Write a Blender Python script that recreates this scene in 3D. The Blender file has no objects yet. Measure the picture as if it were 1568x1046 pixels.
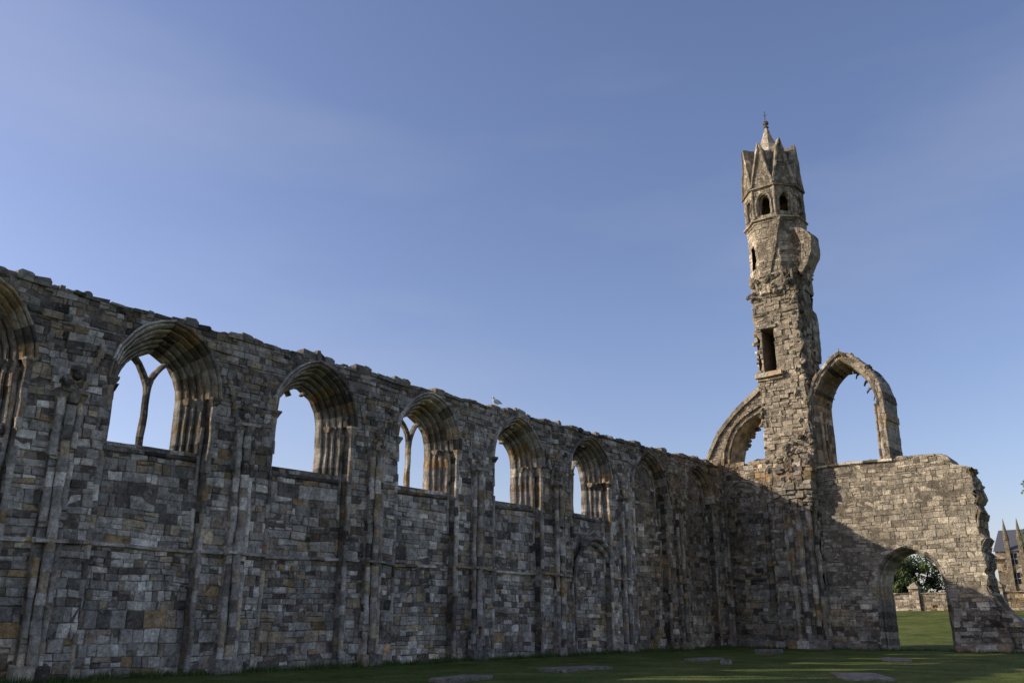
import bpy, math, random
from mathutils import Vector, noise
RG=random.Random(7)
R=RG.uniform
D=26.4; XW=54.9
def N1(x,y,z,s=1.0): return noise.noise(Vector((x*s+11.3,y*s+4.7,z*s+2.9)))
# ------------------------------------------------------------------ mesh builder
class MB:
    def __init__(s): s.v=[];s.f=[];s.c=[]
    def add(s,vs,fs,col):
        b=len(s.v); s.v.extend(vs); s.f.extend([tuple(b+i for i in f) for f in fs]); s.c.extend([col]*len(vs))
    def quad(s,a,b,c,d,col): s.add([a,b,c,d],[(0,1,2,3)],col)
    def box(s,x0,x1,y0,y1,z0,z1,col):
        s.add([(x0,y0,z0),(x1,y0,z0),(x1,y1,z0),(x0,y1,z0),(x0,y0,z1),(x1,y0,z1),(x1,y1,z1),(x0,y1,z1)],
              [(0,1,2,3),(4,5,6,7),(0,1,5,4),(1,2,6,5),(2,3,7,6),(3,0,4,7)],col)
    def make(s,name,mat,parent=None,amp=0.0,freq=1.2,smooth=False,wave=0.0):
        me=bpy.data.meshes.new(name)
        vs=s.v
        if amp>0:
            o=[]
            for p in vs:
                q=Vector(p); n=noise.noise_vector(q*freq)*amp+noise.noise_vector(q*freq*4.1)*amp*0.45
                wz=noise.noise(q*.42)*wave
                o.append((p[0]+n.x,p[1]+n.y,p[2]+n.z*0.9+wz))
            vs=o
        me.from_pydata(vs,[],s.f); me.update()
        a=me.color_attributes.new("Col",'FLOAT_COLOR','POINT')
        buf=[]
        for c in s.c: buf.extend((c[0],c[1],c[2],1.0))
        a.data.foreach_set("color",buf)
        if smooth: me.polygons.foreach_set("use_smooth",[True]*len(me.polygons))
        ob=bpy.data.objects.new(name,me); bpy.context.scene.collection.objects.link(ob)
        me.materials.append(mat)
        if parent: ob.parent=parent
        return ob
def empty(name):
    e=bpy.data.objects.new(name,None); bpy.context.scene.collection.objects.link(e); return e
# ------------------------------------------------------------------ materials
def nodes(name):
    m=bpy.data.materials.new(name); m.use_nodes=True; nt=m.node_tree
    b=nt.nodes["Principled BSDF"]; return m,nt,b
def stone_mat(name,bumpd=0.03,tint=(1,1,1),stain=.6):
    m,nt,b=nodes(name); L=nt.links.new
    at=nt.nodes.new("ShaderNodeAttribute"); at.attribute_name="Col"
    tc=nt.nodes.new("ShaderNodeTexCoord")
    n1=nt.nodes.new("ShaderNodeTexNoise"); n1.inputs["Scale"].default_value=2.6; n1.inputs["Detail"].default_value=9; n1.inputs["Roughness"].default_value=.7
    n2=nt.nodes.new("ShaderNodeTexNoise"); n2.inputs["Scale"].default_value=9; n2.inputs["Detail"].default_value=8; n2.inputs["Roughness"].default_value=.78
    n3=nt.nodes.new("ShaderNodeTexNoise"); n3.inputs["Scale"].default_value=.6; n3.inputs["Detail"].default_value=7; n3.inputs["Roughness"].default_value=.72
    mp=nt.nodes.new("ShaderNodeMapping"); mp.inputs["Scale"].default_value=(1,1,.3)
    L(tc.outputs["Object"],mp.inputs[0]); L(mp.outputs[0],n3.inputs[0])
    L(tc.outputs["Object"],n1.inputs[0]); L(tc.outputs["Object"],n2.inputs[0])
    def mr(src,a,bb,c,d):
        x=nt.nodes.new("ShaderNodeMapRange"); x.inputs[1].default_value=a;x.inputs[2].default_value=bb;x.inputs[3].default_value=c;x.inputs[4].default_value=d
        L(src,x.inputs[0]); return x.outputs[0]
    a1=mr(n1.outputs[0],.32,.68,.52,1.48); a2=mr(n2.outputs[0],.34,.66,.56,1.44); a3=mr(n3.outputs[0],.35,.65,.8,1.2)
    mu=nt.nodes.new("ShaderNodeMath"); mu.operation='MULTIPLY'; L(a1,mu.inputs[0]); L(a2,mu.inputs[1])
    mv=nt.nodes.new("ShaderNodeMath"); mv.operation='MULTIPLY'; L(mu.outputs[0],mv.inputs[0]); L(a3,mv.inputs[1])
    vm=nt.nodes.new("ShaderNodeVectorMath"); vm.operation='SCALE'; L(at.outputs["Color"],vm.inputs[0]); L(mv.outputs[0],vm.inputs["Scale"])
    vt=nt.nodes.new("ShaderNodeVectorMath"); vt.operation='MULTIPLY'; L(vm.outputs[0],vt.inputs[0]); vt.inputs[1].default_value=tint
    mx=nt.nodes.new("ShaderNodeMix"); mx.data_type='RGBA'; L(mr(n3.outputs[0],.53,.65,0,stain),mx.inputs[0]); L(vt.outputs[0],mx.inputs[6]); mx.inputs[7].default_value=(.065,.055,.045,1)
    n4=nt.nodes.new("ShaderNodeTexNoise"); n4.inputs["Scale"].default_value=5; n4.inputs["Detail"].default_value=7; L(tc.outputs["Object"],n4.inputs[0])
    mx2=nt.nodes.new("ShaderNodeMix"); mx2.data_type='RGBA'; L(mr(n4.outputs[0],.6,.68,0,.5),mx2.inputs[0]); L(mx.outputs[2],mx2.inputs[6]); mx2.inputs[7].default_value=(.48,.46,.41,1)
    n5=nt.nodes.new("ShaderNodeTexNoise"); n5.inputs["Scale"].default_value=3.3; n5.inputs["Detail"].default_value=8; n5.inputs["Roughness"].default_value=.8
    mp5=nt.nodes.new("ShaderNodeMapping"); mp5.inputs["Location"].default_value=(31,17,9); L(tc.outputs["Object"],mp5.inputs[0]); L(mp5.outputs[0],n5.inputs[0])
    mx3=nt.nodes.new("ShaderNodeMix"); mx3.data_type='RGBA'; L(mr(n5.outputs[0],.58,.66,0,.6),mx3.inputs[0]); L(mx2.outputs[2],mx3.inputs[6]); mx3.inputs[7].default_value=(.05,.043,.036,1)
    L(mx3.outputs[2],b.inputs["Base Color"])
    b.inputs["Roughness"].default_value=.95; b.inputs["Specular IOR Level"].default_value=.12
    bp=nt.nodes.new("ShaderNodeBump"); bp.inputs["Strength"].default_value=1; bp.inputs["Distance"].default_value=bumpd
    ad=nt.nodes.new("ShaderNodeMath"); ad.operation='ADD'; L(n1.outputs[0],ad.inputs[0]); L(n2.outputs[0],ad.inputs[1])
    L(ad.outputs[0],bp.inputs["Height"]); L(bp.outputs[0],b.inputs["Normal"])
    return m
STONE=stone_mat("weathered_stone",.08,(1.1,1.0,.88),.5)
STONEW=stone_mat("weathered_sandstone",.08,(1.13,1.0,.81),.62)
def attr_mat(name,rough=.8,scale=8,lo=.7,hi=1.3):
    m,nt,b=nodes(name); L=nt.links.new
    at=nt.nodes.new("ShaderNodeAttribute"); at.attribute_name="Col"
    tc=nt.nodes.new("ShaderNodeTexCoord")
    n=nt.nodes.new("ShaderNodeTexNoise"); n.inputs["Scale"].default_value=scale; n.inputs["Detail"].default_value=5; L(tc.outputs["Object"],n.inputs[0])
    mr=nt.nodes.new("ShaderNodeMapRange"); mr.inputs[1].default_value=.3;mr.inputs[2].default_value=.7;mr.inputs[3].default_value=lo;mr.inputs[4].default_value=hi; L(n.outputs[0],mr.inputs[0])
    vm=nt.nodes.new("ShaderNodeVectorMath"); vm.operation='SCALE'; L(at.outputs["Color"],vm.inputs[0]); L(mr.outputs[0],vm.inputs["Scale"])
    L(vm.outputs[0],b.inputs["Base Color"]); b.inputs["Roughness"].default_value=rough; b.inputs["Specular IOR Level"].default_value=.2
    return m
LEAF=attr_mat("foliage",.7,1.5); PAINT=attr_mat("plain_surface",.6,4,.85,1.12); BARK=attr_mat("bark",.9,12)
def grass_mat():
    m,nt,b=nodes("lawn_grass"); L=nt.links.new
    tc=nt.nodes.new("ShaderNodeTexCoord")
    n=nt.nodes.new("ShaderNodeTexNoise"); n.inputs["Scale"].default_value=.4; n.inputs["Detail"].default_value=11; n.inputs["Roughness"].default_value=.75; L(tc.outputs["Object"],n.inputs[0])
    cr=nt.nodes.new("ShaderNodeValToRGB"); e=cr.color_ramp.elements
    e[0].position=.3; e[0].color=(.028,.038,.010,1); e[1].position=.72; e[1].color=(.19,.17,.06,1)
    x=e.new(.5); x.color=(.085,.105,.02,1)
    L(n.outputs[0],cr.inputs[0])
    n2=nt.nodes.new("ShaderNodeTexNoise"); n2.inputs["Scale"].default_value=14; n2.inputs["Detail"].default_value=8; L(tc.outputs["Object"],n2.inputs[0])
    mr=nt.nodes.new("ShaderNodeMapRange"); mr.inputs[1].default_value=.3;mr.inputs[2].default_value=.7;mr.inputs[3].default_value=.5;mr.inputs[4].default_value=1.5; L(n2.outputs[0],mr.inputs[0])
    vm=nt.nodes.new("ShaderNodeVectorMath"); vm.operation='SCALE'; L(cr.outputs[0],vm.inputs[0]); L(mr.outputs[0],vm.inputs["Scale"])
    L(vm.outputs[0],b.inputs["Base Color"]); b.inputs["Roughness"].default_value=.9; b.inputs["Specular IOR Level"].default_value=.1
    bp=nt.nodes.new("ShaderNodeBump"); bp.inputs["Strength"].default_value=.8; bp.inputs["Distance"].default_value=.05; L(n2.outputs[0],bp.inputs["Height"]); L(bp.outputs[0],b.inputs["Normal"])
    return m
GRASS=grass_mat()
# ------------------------------------------------------------------ colours
PAL=[((.39,.375,.35),20),((.50,.48,.445),16),((.30,.285,.265),20),((.42,.355,.265),9),((.39,.29,.17),4),((.16,.147,.133),12),((.32,.27,.22),9),((.62,.60,.56),8)]
PW=[p[1] for p in PAL]; PC=[p[0] for p in PAL]
def stonecol(p,dark=1.0):
    c=RG.choices(PC,PW)[0]
    n=N1(*p,s=.22); n2=N1(p[0]+50,p[1],p[2],s=.35)
    k=(1+.55*n)*R(.82,1.18)*dark
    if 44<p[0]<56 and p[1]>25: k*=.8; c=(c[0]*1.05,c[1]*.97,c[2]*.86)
    c=[c[0]*k,c[1]*k,c[2]*k]
    if n2>.2:
        w=min(1,(n2-.2)*3)*R(.2,.9); c=[c[0]*(1+.08*w),c[1]*(1-.08*w),c[2]*(1-.34*w)]
    if N1(p[0],p[1]+90,p[2],s=.6)>.36 and RG.random()<.55: c=[x*.5 for x in c]
    return tuple(c)
def warmcol(p,dark=1.0):
    c=stonecol(p,dark); g=(c[0]+c[1]+c[2])/3
    g=g*.6+.12*dark
    return (g*1.06,g*1.0,g*.88)
MORT=(.17,.155,.135)
# ------------------------------------------------------------------ frames
def frame(o,u,n):
    def P(s,z,d=0): return (o[0]+u[0]*s+n[0]*d,o[1]+u[1]*s+n[1]*d,o[2]+z)
    return P
NAVE=frame((0,D,0),(1,0),(0,-1))
WEST=frame((XW,0,0),(0,1),(-1,0))
def block(mb,P,xa0,xa1,xb0,xb1,za,zb,dd,col,j=.005,rough=.02):
    q=[(R(-rough,rough),R(-rough,rough)) for _ in range(4)]
    ch=R(.01,.035)
    def ring(ins,d,jit=0,k=1):
        t=min(ins,(zb-za)*.35)
        base=[(xa0+ins,za+t),(xa1-ins,za+t),(xb1-ins,zb-t),(xb0+ins,zb-t)]
        return [P(b[0]+o[0]*k,b[1]+o[1]*k,d+R(-jit,jit)) for b,o in zip(base,q)]
    a=ring(j,-.03,0,0); b=ring(j,dd-.022,.005,.5); c=ring(j+ch,dd,.014)
    vs=a+b+c; fs=[(8,9,10,11)]
    for k in range(4):
        n=(k+1)%4; fs.append((k,n,4+n,4+k)); fs.append((4+k,4+n,8+n,8+k))
    mb.add(vs,fs,col)
def masonry(mb,P,z0,z1,ivf,hr=(.2,.38),wr=(.28,.72),dm=.04,colf=stonecol,dark=1.0,mort=True,gap=0.0):
    z=z0
    while z<z1-.03:
        zb=z+(R(*hr) if RG.random()<.8 else R(hr[0]*.6,hr[1]*1.2))
        if z1-zb<.12: zb=z1
        A=ivf(z+.002);B=ivf(zb-.002)
        if len(A)!=len(B): A=B=ivf((z+zb)/2)
        ws=R(.7,1.25)
        for (a0,a1),(b0,b1) in zip(A,B):
            if mort: mb.quad(P(a0,z,0),P(a1,z,0),P(b1,zb,0),P(b0,zb,0),MORT)
            m0=(a0+b0)/2; m1=(a1+b1)/2
            if m1-m0<.1: continue
            cuts=[m0]; s=m0+R(*wr)*R(.5,1)
            while s<m1-wr[0]*.6:
                cuts.append(s); s+=R(*wr)*ws*(1 if RG.random()<.75 else .5)
            cuts.append(m1); n=len(cuts)-1
            for k in range(n):
                l0,l1=(a0,b0) if k==0 else (cuts[k],cuts[k])
                r0,r1=(a1,b1) if k==n-1 else (cuts[k+1],cuts[k+1])
                if r0-l0<.02 and r1-l1<.02: continue
                if r0-l0<-.02 or r1-l1<-.02: continue
                if gap and RG.random()<gap: continue
                def dep():
                    d=R(.006,dm)
                    if RG.random()<.07: d+=R(0,.04)
                    return d
                pc=P((l0+r0)/2,z,0)
                u=RG.random()
                if zb-z>.25 and u<.3:
                    f=R(.35,.65); zm=z+(zb-z)*f; lm=l0+(l1-l0)*f; rm=r0+(r1-r0)*f
                    if r0-l0>.5 and u<.2:
                        g=R(.35,.65); x=l0+(r0-l0)*g
                        block(mb,P,l0,x,lm,x,z,zm,dep(),colf(pc,dark)); block(mb,P,x,r0,x,rm,z,zm,dep(),colf(pc,dark))
                    else: block(mb,P,l0,r0,lm,rm,z,zm,dep(),colf(pc,dark))
                    block(mb,P,lm,rm,l1,r1,zm,zb,dep(),colf(pc,dark))
                else: block(mb,P,l0,r0,l1,r1,z,zb,dep(),colf(pc,dark))
        z=zb
def plain(mb,P,z0,z1,ivf,d,step=.35):
    z=z0
    while z<z1-.01:
        zb=min(z+step,z1); A=ivf(z+.002);B=ivf(zb-.002)
        if len(A)!=len(B): A=B=ivf((z+zb)/2)
        for (a0,a1),(b0,b1) in zip(A,B): mb.quad(P(a0,z,d),P(a1,z,d),P(b1,zb,d),P(b0,zb,d),(.3,.28,.26))
        z=zb
def hw(z,w,zs,c,o=0):
    if z<=zs: return w+o
    Rr=w+c+o; q=Rr*Rr-(z-zs)**2
    if q<=c*c: return None
    return math.sqrt(q)-c
def subtract(ivs,a,b):
    out=[]
    for s0,s1 in ivs:
        if b<=s0 or a>=s1: out.append((s0,s1)); continue
        if a>s0: out.append((s0,a))
        if b<s1: out.append((b,s1))
    return out
def apt(cx,w,zs,c,o,side,kind,val):
    if kind=='l': return cx+side*(w+o),val
    Rr=w+c+o; phi=val*math.acos(max(-1,min(1,c/Rr)))
    return cx+side*(Rr*math.cos(phi)-c), zs+Rr*math.sin(phi)
def sweep(mb,P,cx,w,zs,c,prof,zleg,seg=.36,dark=1.0,sides=(-1,1),jit=.012,fr=(0,1),colf=stonecol):
    for side in sides:
        st=[]
        if zleg is not None and zleg<zs:
            n=max(1,round((zs-zleg)/seg)); st+=[('l',zleg+(zs-zleg)*k/n) for k in range(n)]
        Rr=w+c; L=Rr*math.acos(min(1,c/Rr)); n=max(3,round(L*(fr[1]-fr[0])/seg*1.15))
        st+=[('a',fr[0]+(fr[1]-fr[0])*k/n) for k in range(n+1)]
        for k in range(len(st)-1):
            dj=R(-jit,jit); oj=R(-jit,jit); rows=[]
            for s in (st[k],st[k+1]):
                rows.append([(lambda q,d=d:P(q[0],q[1],d+dj))(apt(cx,w,zs,c,o+oj,side,*s)) for o,d in prof])
            m=len(prof); col=colf(rows[0][0],dark)
            mb.add(rows[0]+rows[1],[(i,i+1,m+i+1,m+i) for i in range(m-1)],col)
def shaft(mb,P,s,z0,z1,r,d0=0,n=8,dark=1.0,seg=(.3,.6),full=False,gap=0):
    z=z0
    while z<z1-.01:
        zb=min(z1,z+R(*seg)); 
        if z1-zb<.12: zb=z1
        if RG.random()<gap: z=zb; continue
        rr=r*R(.88,1.08); ds=R(-.015,.015); a0=0 if full else -.35
        a1=2*math.pi if full else math.pi+.35
        vs=[];
        for k in range(n+1):
            a=a0+(a1-a0)*k/n
            for q in (z+.004,zb-.004): vs.append(P(s+ds+rr*math.cos(a),q,d0+rr*math.sin(a)))
        mb.add(vs,[(2*k,2*k+2,2*k+3,2*k+1) for k in range(n)],stonecol(vs[0],dark)); z=zb
def taper(mb,P,s,z0,z1,w0,w1,d0,d1,col,db=-.05):
    vs=[P(s-w0,z0,db),P(s+w0,z0,db),P(s+w0*.8,z0,d0),P(s-w0*.8,z0,d0),P(s-w1,z1,db),P(s+w1,z1,db),P(s+w1*.85,z1,d1),P(s-w1*.85,z1,d1)]
    mb.add(vs,[(0,1,2,3),(4,5,6,7),(0,1,5,4),(1,2,6,5),(2,3,7,6),(3,0,4,7)],col)
def rock(mb,P,s,z,d,r,col):
    n=6; vs=[]
    for i,(zz,k) in enumerate(((-.8,.6),(-.35,1),(.35,.95),(.8,.5))):
        for j in range(n):
            a=2*math.pi*(j+.3*i)/n; q=r*k*R(.75,1.2)
            vs.append(P(s+q*math.cos(a),z+zz*r*R(.8,1.1),d+q*math.sin(a)*.8))
    fs=[tuple(range(n)),tuple(range(3*n,4*n))]
    for i in range(3):
        for j in range(n): fs.append((i*n+j,i*n+(j+1)%n,(i+1)*n+(j+1)%n,(i+1)*n+j))
    mb.add(vs,fs,col)
def bar(mb,P,s0,s1,z0,z1,d0,d1,seg=(.5,1.1),dark=1.0,jz=.012,jd=.02,gap=0.0,slope=.06):
    s=s0
    while s<s1-.01:
        e=min(s1,s+R(*seg)); 
        if s1-e<.2:e=s1
        if RG.random()>=gap:
            a=R(-jz,jz); q=R(-jd,jd); col=stonecol(P(s,z0,0),dark)
            pr=[(z0+a,d0),(z0+.05+a,d1-.05+q),(z0+.05+a,d1+q),(z1-slope+a,d1+q),(z1+a,d0)]
            vs=[P(s+.006,z,d) for z,d in pr]+[P(e-.006,z,d) for z,d in pr]; m=5
            mb.add(vs,[(i,(i+1)%m,m+(i+1)%m,m+i) for i in range(m)]+[(0,1,2,3,4),(5,6,7,8,9)],col)
        s=e
def poly_iv(poly):
    def f(z):
        xs=[]
        n=len(poly)
        for i in range(n):
            (x0,z0),(x1,z1)=poly[i],poly[(i+1)%n]
            if (z0<=z<z1) or (z1<=z<z0): xs.append(x0+(x1-x0)*(z-z0)/(z1-z0))
        xs.sort(); return [(xs[i],xs[i+1]) for i in range(0,len(xs)-1,2)]
    return f
def slab(mb,P,poly,d0,T,dark=1.0,**kw):
    Q=lambda s,z,d=0:P(s,z,d0+d)
    zz=[p[1] for p in poly]; cf=kw.get('colf',stonecol)
    masonry(mb,Q,min(zz),max(zz),poly_iv(poly),dark=dark,**kw)
    plain(mb,P,min(zz),max(zz),poly_iv(poly),d0-T)
    n=len(poly)
    for i in range(n):
        (x0,z0),(x1,z1)=poly[i],poly[(i+1)%n]; L=math.hypot(x1-x0,z1-z0); m=max(1,round(L/.35)); k2=max(1,round(T/.5))
        nx,nz=(z1-z0)/max(L,.01),-(x1-x0)/max(L,.01)
        for k in range(m):
            for j in range(k2):
                a=(x0+(x1-x0)*k/m,z0+(z1-z0)*k/m); b=(x0+(x1-x0)*(k+1)/m,z0+(z1-z0)*(k+1)/m)
                da=d0-T*j/k2; db=d0-T*(j+1)/k2; o=R(0,.03)
                if k==0 or k==m-1: o=0
                mb.quad(P(a[0]+nx*o,a[1]+nz*o,da),P(b[0]+nx*o,b[1]+nz*o,da),P(b[0]+nx*o,b[1]+nz*o,db),P(a[0]+nx*o,a[1]+nz*o,db),cf(P(a[0],a[1],da),dark))
# ================================================================== NAVE WALL
WC=.345; WW=1.15; ZS=8.85; BAY=6.14
C0=14.4
cents=[C0+BAY*k for k in range(-2,7)]
kinds={-2:'o',-1:'y',0:'y',1:'o',2:'y',3:'o',4:'y',5:'b',6:'b'}
X0=-3.0; X1=XW+.0; ZT=11.2; T=1.4
nave=empty("ruined_nave_wall")
mb=MB()
def front_iv(z):
    iv=[(X0,X1+.2)]
    for c in cents:
        if z<ZS: h=1.8
        else: h=hw(z,WW,ZS,WC,.78)
        if h: iv=subtract(iv,c-h,c+h)
    return iv
def rec_iv_f(c,kind):
    def f(z):
        h=1.8 if z<ZS else hw(z,WW,ZS,WC,.56)
        if not h: return []
        iv=[(c-h,c+h)]
        if kind!='b' and z>6.95:
            h2=hw(z,WW,ZS,WC,.46)
            if h2: iv=subtract(iv,c-h2,c+h2)
        return iv
    return f
for (a,b) in front_iv(2.0):
    f=lambda z,a=a,b=b:[(a,b)]
    masonry(mb,NAVE,-.1,3.72,f,hr=(.2,.42),wr=(.26,.68),dm=.055)
    masonry(mb,NAVE,3.72,8.85,f,hr=(.2,.42),wr=(.26,.7),dm=.055)
masonry(mb,NAVE,8.85,ZT,front_iv,hr=(.12,.28),wr=(.18,.6),dm=.07,dark=.7)
RECD=-.42
for i,c in enumerate(cents):
    k=kinds[i-2]; Q=lambda s,z,d=0:NAVE(s,z,RECD+d)
    f=rec_iv_f(c,k)
    masonry(mb,Q,-.1,1.9,f,hr=(.2,.44),wr=(.28,.8),dm=.05)
    masonry(mb,Q,1.9,3.72,f,hr=(.17,.34),wr=(.2,.62),dm=.05)
    masonry(mb,Q,3.72,6.95,f,hr=(.22,.42),wr=(.28,.85),dm=.04)
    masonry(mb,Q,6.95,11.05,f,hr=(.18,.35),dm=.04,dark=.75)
    for sd in (-1,1):
        z=-.1
        while z<ZS:
            zb=min(ZS,z+R(.2,.4)); s=c+sd*1.8
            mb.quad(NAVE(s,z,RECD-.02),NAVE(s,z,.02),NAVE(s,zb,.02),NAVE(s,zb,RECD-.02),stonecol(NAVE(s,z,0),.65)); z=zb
        shaft(mb,NAVE,c+sd*1.83,-.1,ZS-.25,.095,.0,gap=.12)
        shaft(mb,NAVE,c+sd*1.70,3.9,ZS-.25,.07,RECD+.04,gap=.25)
        taper(mb,NAVE,c+sd*1.82,ZS-.27,ZS-.06,.09,.19,.06,.15,stonecol(NAVE(c,ZS,0),.8))
        taper(mb,NAVE,c+sd*1.82,ZS-.06,ZS+.03,.2,.2,.17,.17,stonecol(NAVE(c,ZS,0),.8))
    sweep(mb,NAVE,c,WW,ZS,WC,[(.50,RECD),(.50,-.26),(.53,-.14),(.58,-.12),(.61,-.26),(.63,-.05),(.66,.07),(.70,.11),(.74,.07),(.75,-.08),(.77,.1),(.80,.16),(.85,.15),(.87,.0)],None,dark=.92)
    if k!='b':
        prof=[(0,-1.42),(0,-1.18),(.03,-1.1),(.09,-1.08),(.12,-1.16),(.13,-.98),(.15,-.88),(.21,-.84),(.26,-.94),(.27,-.74),(.29,-.66),(.35,-.62),(.40,-.74),(.41,-.55),(.43,RECD-.02),(.45,RECD+.04),(.5,RECD+.04),(.51,RECD-.02)]
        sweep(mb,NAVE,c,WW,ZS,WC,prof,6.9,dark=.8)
        for sd in (-1,1):
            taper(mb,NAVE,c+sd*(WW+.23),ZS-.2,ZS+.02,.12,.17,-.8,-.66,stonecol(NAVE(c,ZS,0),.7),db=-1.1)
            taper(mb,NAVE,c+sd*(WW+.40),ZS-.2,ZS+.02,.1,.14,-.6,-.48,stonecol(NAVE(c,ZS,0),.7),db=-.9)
        s=c-1.62
        while s<c+1.6:
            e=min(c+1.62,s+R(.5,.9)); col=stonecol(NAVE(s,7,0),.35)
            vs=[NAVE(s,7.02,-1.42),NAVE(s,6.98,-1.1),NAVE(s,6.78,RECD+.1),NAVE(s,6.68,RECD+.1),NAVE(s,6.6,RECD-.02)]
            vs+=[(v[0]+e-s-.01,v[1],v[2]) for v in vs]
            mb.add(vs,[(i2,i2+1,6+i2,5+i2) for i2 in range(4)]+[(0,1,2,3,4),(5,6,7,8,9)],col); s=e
        def tpath(pts,wd=.085,d0=-1.36,d1=-1.1):
            for a,b in zip(pts[:-1],pts[1:]):
                dx,dz=b[0]-a[0],b[1]-a[1]; l=math.hypot(dx,dz); nx,nz=-dz/l*wd,dx/l*wd
                pr=[(1,d0),(1,d1-.09),(.35,d1),(-.35,d1),(-1,d1-.09),(-1,d0)]
                vs=[NAVE(p[0]+nx*q,p[1]+nz*q,d) for p in (a,b) for q,d in pr]
                mb.add(vs,[(i2,(i2+1)%6,6+(i2+1)%6,6+i2) for i2 in range(6)],stonecol(vs[0],.55))
        Rr=WW+WC
        if k=='y':
            tpath([(c,6.95+.1+i2*(ZS-7.05)/5) for i2 in range(6)])
            for sd in (-1,1):
                phi=math.acos((Rr-WW/2)/Rr)
                tpath([(c+sd*(Rr-Rr*math.cos(phi*q/5)),ZS+Rr*math.sin(phi*q/5)) for q in range(6)])
        else:
            for sd in (-1,1):
                x,z=apt(c,WW,ZS,WC,-.02,sd,'a',R(.72,.85)); tpath([(x,z),(x-sd*.1,z-.16)],.06)
    else:
        sweep(mb,NAVE,c,WW,ZS,WC,[(.05,RECD),(.05,RECD+.07),(.12,RECD+.1),(.2,RECD+.07),(.22,RECD)],6.2,dark=.8)
bnds=[C0+BAY*(k-.5) for k in range(-2,8)]
PD=.2
for b in bnds:
    if b>X1-.3: b=X1-.45
    top=8.05+R(-.1,.1) if b<53 else 8.6
    masonry(mb,lambda s,z,d=0:NAVE(s,z,PD+d),-.1,top,lambda z:[(b-.36,b+.36)],wr=(.3,.75),dm=.03)
    for sd in (-1,1):
        z=-.1
        while z<top:
            zb=min(top,z+R(.25,.4)); mb.quad(NAVE(b+sd*.36,z,0),NAVE(b+sd*.36,z,PD+.02),NAVE(b+sd*.36,zb,PD+.02),NAVE(b+sd*.36,zb,0),stonecol(NAVE(b,z,0),.75)); z=zb
    for q,dd,rr in ((-.26,PD+.03,.11),(0,PD+.12,.14),(.26,PD+.03,.11)):
        shaft(mb,NAVE,b+q,-.1,top-.1,rr,dd,gap=.06,dark=1.05)
    for q,dd in ((-.26,.3),(0,.42),(.26,.3)):
        taper(mb,NAVE,b+q,top-.3,top,.1,.18,dd,dd+.1,stonecol(NAVE(b,8,0),.6))
    taper(mb,NAVE,b,top,top+.1,.46,.46,.48,.48,stonecol(NAVE(b,8,0),.7))
    for q in range(5):
        rock(mb,NAVE,b+R(-.25,.25)*(1-q/7),top+.16+q*.17+R(0,.06),.2-q*.03,R(.1,.18),stonecol(NAVE(b,8,0),.6))
    for sd in (-1,1):
        for q in range(7):
            z=top+.05+q*.25; taper(mb,NAVE,b+sd*(.36+q*.075),z,z+.25,.11,.11,.1+R(-.03,.03),.1+R(-.03,.03),stonecol(NAVE(b,8,0),.75))
    bar(mb,NAVE,b-.42,b+.42,3.66,3.84,.18,.46,seg=(.3,.5),dark=.95)
    bar(mb,NAVE,b-.5,b+.5,-.1,.45,.1,.46,seg=(.3,.6),dark=.8)
for i,c in enumerate(cents):
    if abs(c-38.96)<.5: bar(mb,NAVE,c-1.8,c-1.7,3.66,3.84,RECD,RECD+.17)
    elif c<45: bar(mb,NAVE,c-1.78,c+1.78,3.66,3.84,RECD,RECD+.2,seg=(.7,1.3),gap=.03,dark=1.1)
    if c<45: 
        for a,b in ((c-BAY/2+.36,c-1.78),(c+1.78,c+BAY/2-.36)): bar(mb,NAVE,a,b,3.66,3.84,0,.19,seg=(.6,1.2),gap=.06,dark=1.1)
sweep(mb,NAVE,39.4,1.85,3.45,.2,[(-.12,-.43),(-.12,-.2),(-.02,-.12),(.05,-.1),(.1,-.2),(.13,.02),(.2,.12),(.27,.12),(.3,0)],-.1,dark=.85)
def caps(mb,P,s0,s1,zf,T,dark=.55,ov=.1,mx=.3,colf=stonecol):
    for rowi in range(3):
        s=s0
        while s<s1:
            w=R(.18,.65); z=zf(s); n=N1(s,rowi*3,0,s=.9); h=max(.06,mx*.5+n*mx*.95+R(-.08,.08))
            if RG.random()<.08: h*=.3
            da=ov+R(-.07,.05)-rowi*T/3; db=da-T/3-.08
            col=colf(P(s,z,0),dark)
            x0,x1=s+.01,s+w-.01
            def g(): return R(-.04,.04)
            vs=[P(x0,z-.06,da),P(x1,z-.06,da),P(x1,z-.06,db),P(x0,z-.06,db),P(x0+g(),z+h*.6,da+g()),P(x1+g(),z+h*.6,da+g()),P(x1,z+h*.6,db),P(x0,z+h*.6,db),
                P(x0+.06+g(),z+h+g(),da-.07),P(x1-.06+g(),z+h+g(),da-.07),P(x1-.05,z+h,db+.05),P(x0+.05,z+h,db+.05)]
            fs=[(0,1,2,3),(8,9,10,11)]
            for k in range(4):
                n2=(k+1)%4; fs+=[(k,n2,4+n2,4+k),(4+k,4+n2,8+n2,8+k)]
            mb.add(vs,fs,col); s+=w
caps(mb,NAVE,X0,X1+1.2,lambda s:ZT+.012*max(0,s-30),T,dark=.48)
def bk(z):
    iv=[(X0,X1+2.2)]
    for i,c in enumerate(cents):
        if kinds[i-2]!='b' and z>6.95:
            h=hw(z,WW,ZS,WC,0)
            if h: iv=subtract(iv,c-h,c+h)
    return iv
masonry(mb,NAVE,ZT,ZT+.28,lambda z:[(X1-22+ (z-ZT)*60,X1+.1)],dark=.7)
plain(mb,NAVE,-.2,ZT+.05,bk,-1.42)
mb.quad(NAVE(X0,-.2,0),NAVE(X0,ZT,0),NAVE(X0,ZT,-T),NAVE(X0,-.2,-T),(.3,.28,.26))
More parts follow.
